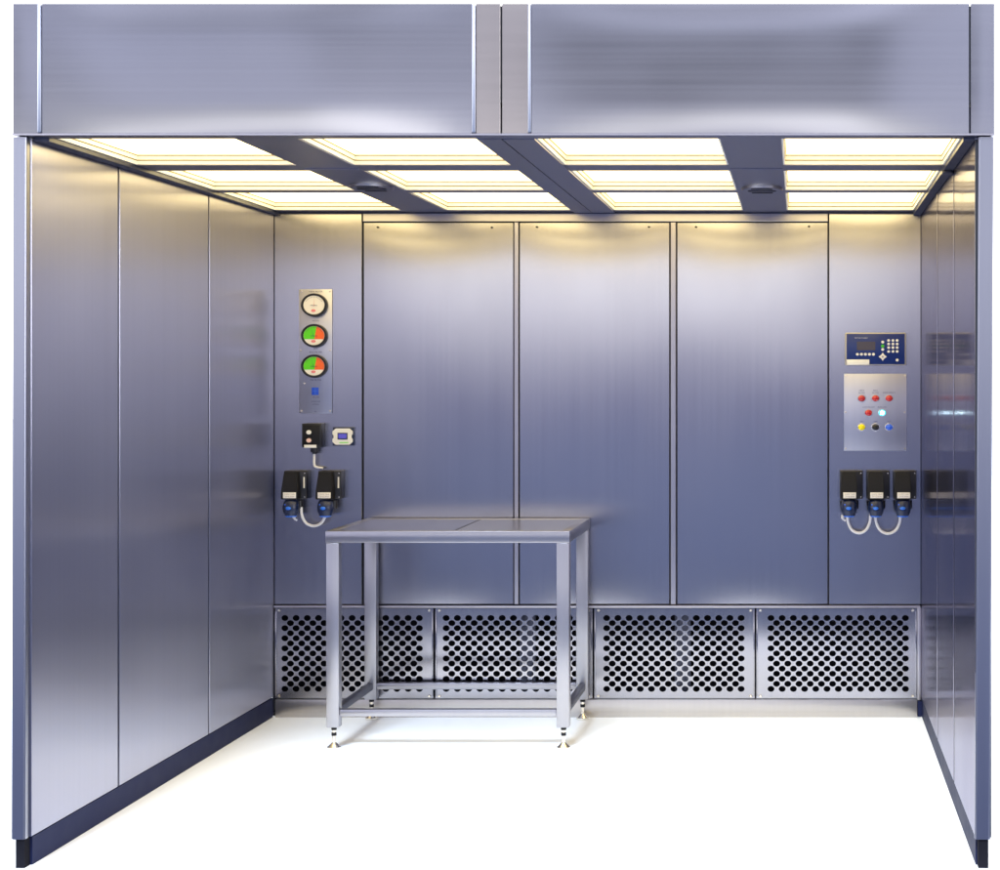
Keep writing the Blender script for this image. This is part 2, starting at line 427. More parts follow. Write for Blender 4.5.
# ================================================================== SIDE WALLS
XL, XLf = X(274), -2.314      # inner face of left wall at back / front
XR = X(921)
CZ = 2.195                     # ceiling height
def side_wall(name, xb, xf, sgn, seams, steelm, label, jx0, jx1, lean, gapw=.009):
    t = thing(name, (xf, FR, 0), label, 'wall')
    def xi(y): return xb + (xf - xb) * (D - y) / (D - FR)
    # structural core behind the sheets
    bm = bmesh.new()
    v = bx(bm, 0, 1, FR + .02, D + .06, .085, CZ + .02)
    for q in v:
        inner = (q.co.x == 0) == (sgn < 0) if False else None
    out = (jx0 if sgn < 0 else jx1)
    for q in v:
        if q.co.x < .5: q.co.x = out + .004 * (-sgn)
        else: q.co.x = xi(q.co.y) + sgn * .013
    bmesh.ops.recalc_face_normals(bm, faces=bm.faces)
    link('wall_core', bm, M['gap'], t)
    ys = [FR + .0165 - gapw + .001] + seams + [D - .0025 + gapw]
    for a, b in zip(ys[:-1], ys[1:]):
        ya, yb = a + gapw, b - gapw
        pa, pb = Vector((xi(ya), ya, .090)), Vector((xi(yb), yb, .090))
        sheet('wall_panel', steelm, t, pa, pb - pa, (0, 0, CZ - .094), (-sgn, 0, 0), t=.011, bulge=.0022, nu=12, nv=26)
    # plinth (set back slightly)
    bm = bmesh.new(); v = bx(bm, 0, 1, FR + .03, D - .004, 0, .084)
    for q in v:
        q.co.x = (xi(q.co.y) + sgn * .004) if q.co.x < .5 else xi(q.co.y) + sgn * .022
    bmesh.ops.recalc_face_normals(bm, faces=bm.faces)
    link('plinth', bm, M['plinth'], t)
    # front jamb with its dark foot
    bm = bmesh.new(); v = bx(bm, jx0, jx1, FR - .012, FR + .014, .088, CZ - .004, .0)
    for q in bm.verts:
        q.co.x += lean * (1 - q.co.z / CZ)
    es = [e for e in bm.edges if abs((e.verts[0].co - e.verts[1].co).z) > 1]
    bmesh.ops.bevel(bm, geom=es, offset=.004, segments=3, affect='EDGES')
    link('front_jamb', bm, M['jamb'], t, smooth=True)
    w = jx1 - jx0
    box('jamb_foot', M['cavity'], t, jx0 + w * .25 + lean, jx1 - w * .1 + lean, FR - .004, FR + .028, 0, .087)
    return t
lw = side_wall('side_wall', XL, XLf, -1, [5.215, 5.985], M['walll'],
               'long brushed steel side wall of three tall panels above a dark navy plinth, on the left', -2.356, -2.3155, -.005)
rw = side_wall('side_wall', XR, XR, 1, [5.27, 5.90], M['wallr'],
               'narrow mirror-like steel side wall seen edge on, reflecting the sockets, on the right', .5345, .580, -.011, .018)
box('gasket', M['gap'], rw, XR + .0, XR + .006, FR - .004, FR + .0135, .09, CZ - .01)

# ================================================================== BACK WALL
bw = thing('back_wall', (X(598), D, 0), 'wide brushed steel back wall with three tall screwed panels behind the table', 'wall')
ZL = Z(606)          # ledge above the grilles
box('wall_core', M['gap'], bw, X(270), X(925), D + .012, D + .06, ZL, CZ + .02)
YF = D
def bpanel(name, x0, x1, y0, y1, proud=0, bulge=.002, m=None, nu=14, nv=26):
    a, b = X(x0), X(x1); z0, z1 = Z(y1), Z(y0)
    return sheet(name, m or M['wall'], bw, (a, YF - proud, z0), (b - a, 0, 0), (0, 0, z1 - z0), (0, -1, 0), t=.011, bulge=bulge, nu=nu, nv=nv)
bpanel('side_panel', 274.8, 361.4, 213, 604, bulge=.001)
bpanel('side_panel', 829.4, 920.5, 213, 604, bulge=.001)
bpanel('top_rail', 363.5, 827.5, 213, 221.2, .004, 0, nu=4, nv=4, m=M['frame'])
for x0, x1 in ((364, 513), (520, 669), (677.5, 827.3)):
    bpanel('wall_panel', x0, x1, 223, 603.8, 0, .0055)
for x0, x1 in ((514.6, 518.2), (671, 675.6)):
    bpanel('mullion', x0, x1, 222.6, 604, .003, .0008, m=M['frame'], nu=6, nv=4)
for x, y in ((378, 227.3), (492, 227.5), (537, 227), (649, 227), (696, 227), (809, 226.5)):
    disc('screw', M['black'], bw, (X(x), D - .0015, Z(y)), .0038, .003, rx=.0055, seg=12)
# folded ledge over the grilles
box('ledge', M['frame'], bw, X(275), X(920), D - .016, D + .02, ZL - .006, ZL + .004, .0015)
# plinth under the grilles
box('plinth', M['pale'], bw, X(276), X(917), D - .010, D + .02, 0, Z(699.2), .001)
# dark return-air cavity behind the grilles, with two pale stiffening posts
bm = bmesh.new()
bx(bm, X(270), X(925), D + .30, D + .31, 0, ZL + .02)
bx(bm, X(270), X(925), D + .065, D + .30, ZL + .005, ZL + .015)
bx(bm, X(270), X(925), D + .022, D + .30, .002, .01)
bx(bm, X(270) - .01, X(270), D + .062, D + .30, 0, ZL)
bx(bm, X(925), X(925) + .01, D + .062, D + .30, 0, ZL)
link('air_cavity', bm, M['cavity'], bw)
for x0, x1 in ((520, 536), (675, 691)):
    box('cavity_post', M['rail'], bw, X(x0, D + .05), X(x1, D + .05), D + .035, D + .06, .012, ZL - .008, .002)
box('corner_trim', M['frame'], bw, X(917.3), X(921) - .001, D - .004, D + .011, Z(700), ZL - .0065, .001)
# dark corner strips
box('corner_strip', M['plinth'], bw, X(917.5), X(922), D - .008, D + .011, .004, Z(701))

# ------------------------------------------------------------------ grilles
def grille(gx0, gx1, hx, label):
    t = thing('vent_grille', (X((gx0 + gx1) / 2), D - .004, Z(698)), label, 'vent grille', 'perforated vent grilles along the foot of the back wall')
    cu = bpy.data.curves.new('g', 'CURVE'); cu.dimensions = '2D'; cu.fill_mode = 'BOTH'; cu.extrude = .001
    def poly(pts):
        s = cu.splines.new('POLY'); s.points.add(len(pts) - 1)
        for p, q in zip(s.points, pts): p.co = (q[0], q[1], 0, 1)
        s.use_cyclic_u = True
    za, zb = Z(698.3), Z(608.3)
    poly([(X(gx0), za), (X(gx1), za), (X(gx1), zb), (X(gx0), zb)])
    for r_ in range(15):
        n_ = 13 if r_ % 2 == 0 else 12
        for c_ in range(n_):
            cx, cz = X(hx + 11.2 * c_ + (5.6 if r_ % 2 else 0)), Z(617.9 + 5.06 * r_)
            poly([(cx + 3.45 * K * math.cos(-2 * math.pi * q / 16), cz + 2.95 * K * math.sin(-2 * math.pi * q / 16)) for q in range(16)])
    o = bpy.data.objects.new('tmp', cu); C.objects.link(o)
    me = bpy.data.meshes.new_from_object(o.evaluated_get(bpy.context.evaluated_depsgraph_get())); bpy.data.objects.remove(o)
    me.transform(Matrix.Translation((0, D - .003, 0)) @ Matrix.Rotation(math.radians(90), 4, 'X'))
    bm = bmesh.new(); bm.from_mesh(me)
    link('perforated_plate', bm, M['grille'], t)
    # folded rims left and right
    for a, b in ((gx0 + .2, gx0 + 1.3), (gx1 - 1.3, gx1 - .2)):
        box('folded_rim', M['grille'], t, X(a), X(b), D - .009, D - .0045, Z(696), Z(611), .001)
    for sx in (gx0 + 4, gx1 - 4):
        for sy in (610.2, 696):
            disc('screw', M['screw'], t, (X(sx), D - .0042, Z(sy)), .0062, .004, rx=.007, seg=12, r2=.7)
    return t
grille(275.4, 433.6, 285.2, 'perforated steel grille at the corner by the long left wall, behind the left table leg')
grille(435.6, 592.6, 446.4, 'perforated steel grille behind the middle and right legs of the table')
grille(594.4, 754.8, 606.8, 'perforated steel grille just right of the table, its holes half blocked by a post')
grille(756.4, 916.8, 771, 'perforated steel grille at the right corner below the three black sockets')

# ================================================================== HEADER
HY = FR - .02
hd = thing('header', (X(503, HY), HY, CZ), 'deep brushed steel header box across the top front of the booth', 'header')
hz0, hz1 = CZ + .006, Z(4, HY)
def hpiece(name, x0, x1, m, proud=0, bulge=.002, nu=16, nv=8, tilt=0):
    a, b = X(x0, HY), X(x1, HY)
    return sheet(name, m, hd, (a, HY - proud, hz0), (b - a, 0, 0), (0, tilt, hz1 - hz0), (0, -1, 0), t=.012, bulge=bulge, nu=nu, nv=nv)
hpiece('corner_panel', 13, 37.8, M['head'], bulge=.0004, nu=4)
hpiece('front_panel', 42, 471.8, M['head'], bulge=.0035, nu=30)
hpiece('centre_strip', 476.4, 499.8, M['warm_refl'], bulge=.0003, nu=4)
hpiece('centre_strip', 502.3, 527.8, M['warm_refl'], bulge=.0003, nu=4)
hpiece('front_panel', 531.6, 968.8, M['head'], bulge=.0035, nu=30)
hpiece('corner_panel', 971.2, 994, M['head'], bulge=.0004, nu=4)
for x0, x1 in ((38.2, 41.6), (472.3, 475.9), (528.2, 531.2)):
    a, b = X(x0, HY), X(x1, HY)
    bm = bmesh.new(); bx(bm, a, b, HY - .008, HY + .004, hz0, hz1, .0035)
    link('edge_strip', bm, M['edge'], hd, smooth=True)
box('plenum_box', M['gap'], hd, X(14, HY), X(993, HY), HY + .0125, D + .06, CZ + .10, hz1 - .003)
box('bottom_lip', M['frame'], hd, X(13, HY), X(994.5, HY), HY - .004, HY + .045, CZ - .001, CZ + .0045)

# ================================================================== CEILING
ce = thing('ceiling_frame', (-.9, 5.6, CZ), 'dark steel ceiling grid of plates and bars holding twelve lit panels', 'ceiling frame')
CB, CT = CZ, CZ + .09
Yr = [(4.668, 5.245), (5.385, 5.935), (6.01, 6.625)]
Xc = [(-2.262, -1.712), (-1.522, -.979), (-.804, -.243), (-.058, .492)]
box('mid_plate', M['ceil'], ce, -1.712, -1.522, 4.668, D - .005, CB, CT)
box('mid_plate', M['ceil'], ce, -.243, -.058, 4.668, D - .005, CB, CT)
box('centre_beam', M['ceil'], ce, -.979, -.9045, 4.668, D - .005, CB - .003, CT)
box('centre_beam', M['ceil'], ce, -.9005, -.804, 4.668, D - .005, CB - .003, CT)
box('seam_filler', M['gap'], ce, -.9045, -.9005, 4.668, D - .005, CB + .01, CT)
def crossbar(y0, y1, dz):
    for a, b in Xc:
        box('cross_bar', M['ceil'], ce, a, b, y0, y1, CB + dz, CT)
crossbar(5.245, 5.385, .001); crossbar(5.935, 6.01, .001); crossbar(6.625, D - .005, .001)
for a, b in ((-1.712, -1.522), (-.243, -.058)):   # joint lines across the plates
    box('joint_strip', M['frame'], ce, a + .002, b - .002, 5.31, 5.325, CB - .004, CB - .0004)
# side rails, dark
def rail(xa, xb, y0, y1, xa2=None, xb2=None):
    bm = bmesh.new(); v = bx(bm, 0, 1, y0, y1, CB - .012, CT)
    for q in v:
        f = (q.co.y - y0) / (y1 - y0)
        q.co.x = (xa + (xa2 - xa) * f) if q.co.x < .5 else xb
    link('side_rail', bm, M['rail'], ce)
rail(XLf + .004, -2.262, 4.64, D - .006, XL + .002, 0)
bm = bmesh.new(); bx(bm, .492, XR - .002, 4.64, D - .006, CB - .012, CT); link('side_rail', bm, M['rail'], ce)
box('rail_end', M['rail'], ce, .488, XR - .0025, 5.27, 5.33, CB - .022, CB - .0125, .002)
box('front_bar', M['ceil'], ce, -2.262, .492, 4.646, 4.6675, CB, CT)
box('back_edge', M['rail'], ce, XL + .003, XR - .003, D - .012, D - .0052, CB - .006, CB - .0005)
for px, py, lab in ((372, 186.5, 'oval slotted dish under the left ceiling plate'), (762, 188.5, 'oval slotted dish under the right ceiling plate')):
    dd = F * (CZ - H) / (382 - py)
    x = X(px, dd)
    t = thing('ceiling_dish', (x, dd, CB), lab, 'ceiling vent', 'slotted dishes on the ceiling plates')
    bm = bmesh.new(); cyl(bm, (x, dd, CB - .0005), .11, .009, 'Z', 40, rx=.080, r2=.95); link('dish_body', bm, M['ceil'], t, smooth=True)
    for dy in (-.055, .0, .055):
        box('slot', M['black'], t, x - .054 + abs(dy) * .25, x + .054 - abs(dy) * .25, dd + dy - .010, dd + dy + .010, CB - .0115, CB - .0098, .0006)

rown = ['front', 'middle', 'rear']
coln = ['leftmost column', 'column left of the centre beam', 'column right of the centre beam', 'rightmost column']
for ri, (y0, y1) in enumerate(Yr):
    for ci, (x0, x1) in enumerate(Xc):
        t = thing('ceiling_light', ((x0 + x1) / 2, (y0 + y1) / 2, CB),
                  'lit cream ceiling panel, %s row, %s' % (rown[ri], coln[ci]), 'ceiling light', 'lit panels set in the ceiling grid')
        def ring(name, m, a, b, c, d, w, z0, z1):
            bm = bmesh.new()
            bx(bm, a, a + w, c, d, z0, z1); bx(bm, b - w, b, c, d, z0, z1)
            bx(bm, a + w, b - w, c, c + w, z0, z1); bx(bm, a + w, b - w, d - w, d, z0, z1)
            return link(name, bm, m, t)
        e = .0006
        ring('recess_side', M['cream'], x0 + e, x1 - e, y0 + e, y1 - e, .006, CB + .003, CB + .015)
        ring('inner_lip', M['gold'], x0 + e, x1 - e, y0 + e, y1 - e, .007, CB + .0155, CB + .018)
        ring('diffuser_frame', M['cream'], x0 + e, x1 - e, y0 + e, y1 - e, .009, CB + .0185, CB + .032)
        ring('diffuser_edge', M['gold'], x0 + e, x1 - e, y0 + e, y1 - e, .0115, CB + .0325, CB + .0345)
        box('diffuser', M['diff'], t, x0 + .01, x1 - .01, y0 + .01, y1 - .01, CB + .0355, CB + .040)

# ================================================================== TABLE
TX0, TX1, TY0, TY1, TZ = -1.8775, -.911, 6.09, 6.675, .868
tb = thing('table', ((TX0 + TX1) / 2, (TY0 + TY1) / 2, 0), 'stainless steel work table with square legs and a half perforated top', 'table')
lt = .051
bm = bmesh.new()
bx(bm, TX0, TX1, TY0, TY0 + .04, TZ - .047, TZ, .003); link('top_frame_rail', bm, M['table'], tb, smooth=True)
bm = bmesh.new(); bx(bm, TX0, TX1, TY1 - .04, TY1, TZ - .047, TZ, .003); link('top_frame_rail', bm, M['table'], tb, smooth=True)
bm = bmesh.new(); bx(bm, TX0, TX0 + .036, TY0 + .0405, TY1 - .0405, TZ - .047, TZ, .003); link('top_frame_rail', bm, M['table'], tb, smooth=True)
bm = bmesh.new(); bx(bm, TX1 - .036, TX1, TY0 + .0405, TY1 - .0405, TZ - .047, TZ, .003); link('top_frame_rail', bm, M['table'], tb, smooth=True)
M['insert'] = steel('table_insert_steel', (.30, .30, .37), rough=.33, bump=.05)
box('solid_insert', M['insert'], tb, TX0 + .037, -1.380, TY0 + .041, TY1 - .041, TZ - .02, TZ - .002)
box('divider', M['black'], tb, -1.3795, -1.372, TY0 + .041, TY1 - .041, TZ - .02, TZ - .003)
box('perforated_insert', M['perf'], tb, -1.3715, TX1 - .037, TY0 + .041, TY1 - .041, TZ - .02, TZ - .0025)
for lx in (TX0 + .002, TX1 - .002 - lt):
    for ly in (TY0 + .002, TY1 - .002 - .045):
        lg = box('leg', M['table'], tb, lx, lx + lt, ly, ly + .045, .089, TZ - .0475, .004)
        cx, cy = lx + lt / 2, ly + .022
        bm = bmesh.new(); cyl(bm, (cx, cy, .0885), .0065, .07, 'Z', 14)
        link('threaded_stem', bm, M['screw'], lg, smooth=True)
        bm = bmesh.new(); cyl(bm, (cx, cy, .066), .010, .012, 'Z', 6)
        cyl(bm, (cx, cy, .089), .011, .012, 'Z', 6)
        link('lock_nut', bm, M['blackm'], lg)
        bm = bmesh.new()
        cyl(bm, (cx, cy, .026), .009, .016, 'Z', 24, r2=2.7); cyl(bm, (cx, cy, .0095), .0245, .008, 'Z', 24, rx=.027)
        link('foot', bm, M['chrome'], lg, smooth=True)
a, b = TX0 + .002 + lt, TX1 - .002 - lt
box('lower_rail', M['table'], tb, a, b, TY0 + .010, TY0 + .038, .132, .160, .004)
box('lower_rail', M['table'], tb, a, b, TY1 - .040, TY1 - .012, .132, .160, .004)
for xx in (TX0 + .012, TX1 - .012 - .028):
    box('lower_rail', M['rail'], tb, xx, xx + .028, TY0 + .0475, TY1 - .0475, .132, .160, .003)

# ================================================================== GAUGE PANEL
YP = D - .004
gp = thing('gauge_panel', (X(316), YP, Z(413)), 'tall narrow steel plate with three round pressure gauges', 'gauge panel')
box('back_plate', M['plate'], gp, X(299.6), X(332.6), YP - .004, YP, Z(413.3), Z(289.4), .001)
for x, y in ((302, 291.5), (330.4, 291.5), (301, 350.5), (330.6, 350.5), (305, 383.5), (302, 411), (330.4, 411)):
    disc('screw', M['screw'], gp, (X(x), YP - .0041, Z(y)), .0042, .003, rx=.0048, seg=12, r2=.7)
RY, RX = 11.7 * K, 13.1 * K
def half_ellipse(cond, rx, rz, n=56):
    return [(rx * math.cos(t), rz * math.sin(t)) for t in [2 * math.pi * i / n for i in range(n)] if cond(math.cos(t), math.sin(t))]
def clip_ellipse(rx, rz, planes, n=64):
    pts = [(math.cos(2 * math.pi * i / n), math.sin(2 * math.pi * i / n)) for i in range(n)]
    for (a, b, c) in planes:      # keep a*x+b*y>=c
        out = []
        for i in range(len(pts)):
            p, q = pts[i], pts[(i + 1) % len(pts)]
            dp, dq = a * p[0] + b * p[1] - c, a * q[0] + b * q[1] - c
            if dp >= 0: out.append(p)
            if dp * dq < 0:
                t = dp / (dp - dq); out.append((p[0] + (q[0] - p[0]) * t, p[1] + (q[1] - p[1]) * t))
        pts = out
    return [(x * rx, y * rz) for x, y in pts]
for gi, gy in enumerate((305.3, 335.8, 366.2)):
    cx, cz = X(316), Z(gy)
    g = disc('gauge', M['black'], gp, (cx, YP - .0042, cz), RY, .020, rx=RX, seg=48, bev=.002)
    if gi == 0: g['label'] = 'plain white dial gauge'
    else: g['label'] = 'green and orange dial gauge'
    yy = YP - .0246
    ex, ez = RX * .80, RY * .80
    prism('dial', M['dwhite'], g, [(cx + x, cz + z) for x, z in clip_ellipse(ex, ez, [])], yy, yy + .0018)
    # raised rim around the glass
    bm = bmesh.new(); n = 48
    for i in range(n):
        t0, t1 = 2 * math.pi * i / n, 2 * math.pi * (i + 1) / n
        q = []
        for t in (t0, t1):
            for s, y_ in ((.81, yy + .001), (.85, yy - .004), (.97, yy - .004), (1.0, yy + .003)):
                q.append(bm.verts.new((cx + RX * s * math.cos(t), y_, cz + RY * s * math.sin(t))))
        for k in range(3): bm.faces.new((q[k], q[k + 1], q[k + 5], q[k + 4]))
    bmesh.ops.remove_doubles(bm, verts=bm.verts, dist=1e-5); bmesh.ops.recalc_face_normals(bm, faces=bm.faces)
    link('rim', bm, M['black'], g, smooth=True)
    if gi:
        prism('green_zone', M['dgreen'], g, [(cx + x, cz + z) for x, z in clip_ellipse(ex * .985, ez * .985, [(0, 1, -.38), (-1, .16, -.10)])], yy - .0006, yy - .0001)
        prism('orange_zone', M['dorange'], g, [(cx + x, cz + z) for x, z in clip_ellipse(ex * .985, ez * .985, [(0, 1, -.38), (1, -.16, .10)])], yy - .0006, yy - .0001)
    prism('zero_dot', M['dpink'], g, [(cx - .002 + x, cz - ez * .60 + z) for x, z in clip_ellipse(.010, .006, [])], yy - .0012, yy - .0007)
    bm = bmesh.new()
    for k in range(13):
        t = math.radians(30 + 120 * k / 12)
        for rr in (1,):
            p0 = Vector((cx + ex * .78 * math.cos(t), yy - .0011, cz + ez * .78 * math.sin(t)))
            p1 = Vector((cx + ex * .92 * math.cos(t), yy - .0011, cz + ez * .92 * math.sin(t)))
            sd_ = Vector((-math.sin(t), 0, math.cos(t))) * .0005
            bm.faces.new([bm.verts.new(v) for v in (p0 - sd_, p0 + sd_, p1 + sd_, p1 - sd_)])
    link('scale_marks', bm, M['ink'], g)
    prism('needle', M['dpink'] if gi == 0 else M['ink'], g, [(cx - .0006, cz - .006), (cx + .0006, cz - .006), (cx + (.0012 if gi == 0 else -.012), cz + ez * .72)], yy - .002, yy - .0014)
    text('dial_writing', M['ink'], g, 'PASCALS', cx, cz - .0015, yy - .0013, .0068)
M['ink2'] = mat('engraved_ink', (.07, .07, .16), .6)
yt = YP - .0043
for s, y, z in (('HEPA FILTER', 291.8, .0098), ('PASCALS', 321, .007), ('BAG', 348.6, .008), ('BAG FILTER', 352.2, .0098), ('PRE FILTER', 380, .0092), ('UK LTD', 397.3, .008), ('CLEAN AIR', 401.5, .0075)):
    text('caption', M['ink2'], gp, s, X(316.3), Z(y), yt, z)
text('caption', M['ink2'], gp, 'SYSTEMS', X(316), Z(404.5), yt, .007)
text('caption', M['ink2'], gp, 'PA', X(316), Z(411.5), yt, .007)
lg = box('logo', M['bluep'], gp, X(312.3), X(319.3), YP - .0052, YP - .0042, Z(395), Z(387.4), .0003)
M['bluel'] = mat('pale_blue_line', (.05, .16, .70), .4)
box('logo_cross', M['bluel'], lg, X(315.5), X(316.1), YP - .0056, YP - .0053, Z(394.6), Z(387.8))
box('logo_cross', M['bluel'], lg, X(312.8), X(315.4), YP - .0056, YP - .0053, Z(391.4), Z(390.9))
box('logo_cross', M['bluel'], lg, X(316.2), X(318.8), YP - .0056, YP - .0053, Z(391.4), Z(390.9))

# ================================================================== PUSH-BUTTON STATION, SMALL MONITOR
YB = D - .003
dB = D - .055
t = thing('push_button_station', (X(312), YB, Z(448)), 'black two-button box below the gauge plate', 'button box')
box('housing', M['black'], t, X(301.6, dB), X(321.4, dB), dB, YB, Z(447.5, dB), Z(423.5, dB), .004)
box('cover_rim', M['blackm'], t, X(303, dB), X(320, dB), dB - .004, dB - .0003, Z(445, dB), Z(425, dB), .0015)
for y, m_, nm in ((432.2, 'white', 'white push button'), (440.3, 'dpk', 'pale pink push button')):
    if m_ == 'dpk': M['dpk'] = mat('pale_pink_button', (.80, .55, .48), .4)
    b_ = disc('button_collar', M['blackm'], t, (X(309.6, dB), dB - .0042, Z(y, dB)), .0125, .004, rx=.0135)
    o = disc('button', M[m_], b_, (X(309.6, dB), dB - .0083, Z(y, dB)), .0092, .005, rx=.0105, bev=.001); o['label'] = nm
box('label_plate', M['white'], t, X(304.6, dB), X(316.8, dB), dB - .0075, dB - .0045, Z(447.8, dB), Z(444.8, dB), .0005)
bm = bmesh.new(); cyl(bm, (X(314.5, D - .03), D - .03, Z(447.8, D - .03)), .014, .018, 'Z', 16, rx=.017); cyl(bm, (X(314.5, D - .03), D - .03, Z(451.5, D - .03)), .011, .010, 'Z', 6)
link('cable_gland', bm, M['black'], t)
dd = D - .028
c1 = tube('cable', M['cable'], None, [(X(314.3, dd), dd, Z(454, dd)), (X(314.2, dd), dd, Z(460, dd)), (X(314.6, dd), dd, Z(465.6, dd)), (X(317.5, dd), dd, Z(467.4, dd)), (X(323, dd), dd, Z(468.2, dd))], .0055)
tag(c1, 'short pale cable from the black two-button box down to the socket below it', 'cable')
bm = bmesh.new()

t = thing('wall_monitor', (X(344), YB, Z(445)), 'small white cornered display unit with a lit purple screen', 'display')
box('back_case', M['navy'], t, X(333.6), X(354.6), YB - .012, YB, Z(445.6), Z(427), .003)
fx0, fx1, fz0, fz1 = X(333.9), X(354.0), Z(444.6), Z(428.4)
ch = .014; nx = .010; mz = (fz0 + fz1) / 2
prism('front_face', M['white'], t, [(fx0 + ch, fz0), (fx1 - ch, fz0), (fx1, fz0 + ch * .9), (fx1, mz - .010), (fx1 - nx * .5, mz - .006), (fx1 - nx * .5, mz + .006), (fx1, mz + .010), (fx1, fz1 - ch * .9), (fx1 - ch, fz1),
       (fx0 + ch, fz1), (fx0, fz1 - ch * .9), (fx0, mz + .010), (fx0 + nx * .5, mz + .006), (fx0 + nx * .5, mz - .006), (fx0, mz - .010), (fx0, fz0 + ch * .9)], YB - .020, YB - .0123, .001)
box('screen_surround', M['navy'], t, X(339.2), X(349.2), YB - .0225, YB - .0203, Z(439.2), Z(432.6), .0005)
box('screen', M['lcd'], t, X(340.2), X(348.2), YB - .0235, YB - .0227, Z(438.2), Z(433.6))
box('green_strip', M['teal'], t, X(341), X(350), YB - .0212, YB - .0203, Z(442.9), Z(441.9))

# ================================================================== INTERLOCKED SOCKETS
def socket(px, label, group='black interlocked sockets on the back wall', strip=True):
    """px = left edge of the cover, in photo pixels"""
    d1, d2 = D - .055, D - .105
    py0 = 470.8
    t = thing('wall_socket', (X(px + 8, d1), YB, Z(517)), label, 'socket', group)
    body = box('housing', M['black'], t, X(px, d1) - .002, X(px + 22.5, d1), d1, YB, Z(499, d1), Z(py0, d1), .004)
    if strip:
        box('side_label', M['label'], t, X(px + 19.2, d1), X(px + 20.6, d1), d1 - .0015, d1 - .0002, Z(488, d1), Z(477, d1))
    for sx, sy in ((20.6, 473.2), (20.6, 497)):
        disc('screw', M['screw'], t, (X(px + sx, d1), d1 - .0003, Z(sy, d1)), .0025, .002, seg=10)
    # sloped hood: narrower at the top, standing further out at the bottom
    bm = bmesh.new()
    xa, xb = X(px, d1), X(px + 16.5, d1)
    zt, zb = Z(py0 + .6, d1), Z(499.5, d1)
    g = .006
    top = [(xa + g, d1 - .0004, zt), (xb - g, d1 - .0004, zt), (xb - g, d1 - .022, zt), (xa + g, d1 - .022, zt)]
    mid = [(xa, d1 - .0004, zb + .035), (xb, d1 - .0004, zb + .035), (xb, d1 - .044, zb + .038), (xa, d1 - .044, zb + .038)]
    bot = [(xa, d1 - .0004, zb), (xb, d1 - .0004, zb), (xb, d1 - .046, zb + .004), (xa, d1 - .046, zb + .004)]
    L = [[bm.verts.new(p) for p in q] for q in (top, mid, bot)]
    bm.faces.new(L[0]); bm.faces.new(L[2][::-1])
    for A, B in zip(L[:-1], L[1:]):
        for i in range(4): bm.faces.new((A[i], A[(i + 1) % 4], B[(i + 1) % 4], B[i]))
    bmesh.ops.recalc_face_normals(bm, faces=bm.faces)
    bmesh.ops.bevel(bm, geom=list(bm.edges), offset=.0025, segments=2, affect='EDGES')
    hood = link('hood', bm, M['blackm'], t, smooth=True)
    yl = d1 - .047
    lx0, lx1 = xa + .011, xb - .005
    z1 = zb + .034; z0 = zb + .009
    box('name_plate', M['label'], hood, lx0, lx1, yl - .0012, yl + .0003, z0, z1, .0004)
    M.setdefault('faint', mat('faint_print', (.42, .38, .34), .6))
    text('plate_writing', M['faint'], hood, '230V 16A', (lx0 + lx1) / 2, (z0 + z1) / 2 + .004, yl - .0014, .010)
    text('plate_writing', M['faint'], hood, '2P+E IP44', (lx0 + lx1) / 2, (z0 + z1) / 2 - .006, yl - .0014, .009)
    # plug barrel below, tilted
    cx, cy, cz = (xa + xb) / 2 + .001, d1 - .018, zb - .001
    def ring_stack(rings):
        bm = bmesh.new(); prev = None
        for (dz, r_, dy) in rings:
            row = [bm.verts.new((cx + r_ * math.cos(a), cy + dy - r_ * .85 * math.sin(a), cz - dz)) for a in [2 * math.pi * i / 24 for i in range(24)]]
            if prev:
                for i in range(24): bm.faces.new((prev[i], prev[(i + 1) % 24], row[(i + 1) % 24], row[i]))
            else: bm.faces.new(row)
            prev = row
        bm.faces.new(prev); bmesh.ops.recalc_face_normals(bm, faces=bm.faces)
        return bm
    pl = link('plug_body', ring_stack([(0, .026, 0), (.008, .031, -.003), (.03, .0345, -.006), (.048, .033, -.006), (.058, .029, -.006), (.066, .027, -.005)]), M['navy'], t, smooth=True)
    link('blue_ring', ring_stack([(.0665, .024, -.005), (.0695, .0245, -.005), (.072, .021, -.005)]), M['blue'], pl, smooth=True)
    o = dome('blue_latch', M['blue'], pl, (cx - .002, cy - .033, cz - .033), .0075, .008, rx=.012)
    o = dome('latch_pin', M['bluebtn'], pl, (cx - .018, cy - .024, cz - .018), .004, .006, rx=.004)
    bm = bmesh.new(); cyl(bm, (cx - .022, d1 + .01, cz - .006), .018, .042, 'Z', 18, r2=.7); 
    cyl(bm, (cx + .026, d1 + .012, cz - .004), .016, .034, 'Z', 18)
    link('rear_barrel', bm, M['black'], t, smooth=True)
    return cx, cy - .005, cz - .072

s1 = socket(284.2, 'black socket with a blue plug ring, the one nearer the long left wall')
s2 = socket(318.6, 'black socket with a blue plug ring just above the corner of the table')
s3 = socket(840.4, 'leftmost of the three black sockets under the lamp plate', 'black interlocked sockets on the back wall', False)
s4 = socket(867.2, 'middle of the three black sockets under the lamp plate', 'black interlocked sockets on the back wall', False)
s5 = socket(894.0, 'rightmost of the three black sockets, nearest the mirror-like side wall', 'black interlocked sockets on the back wall', False)

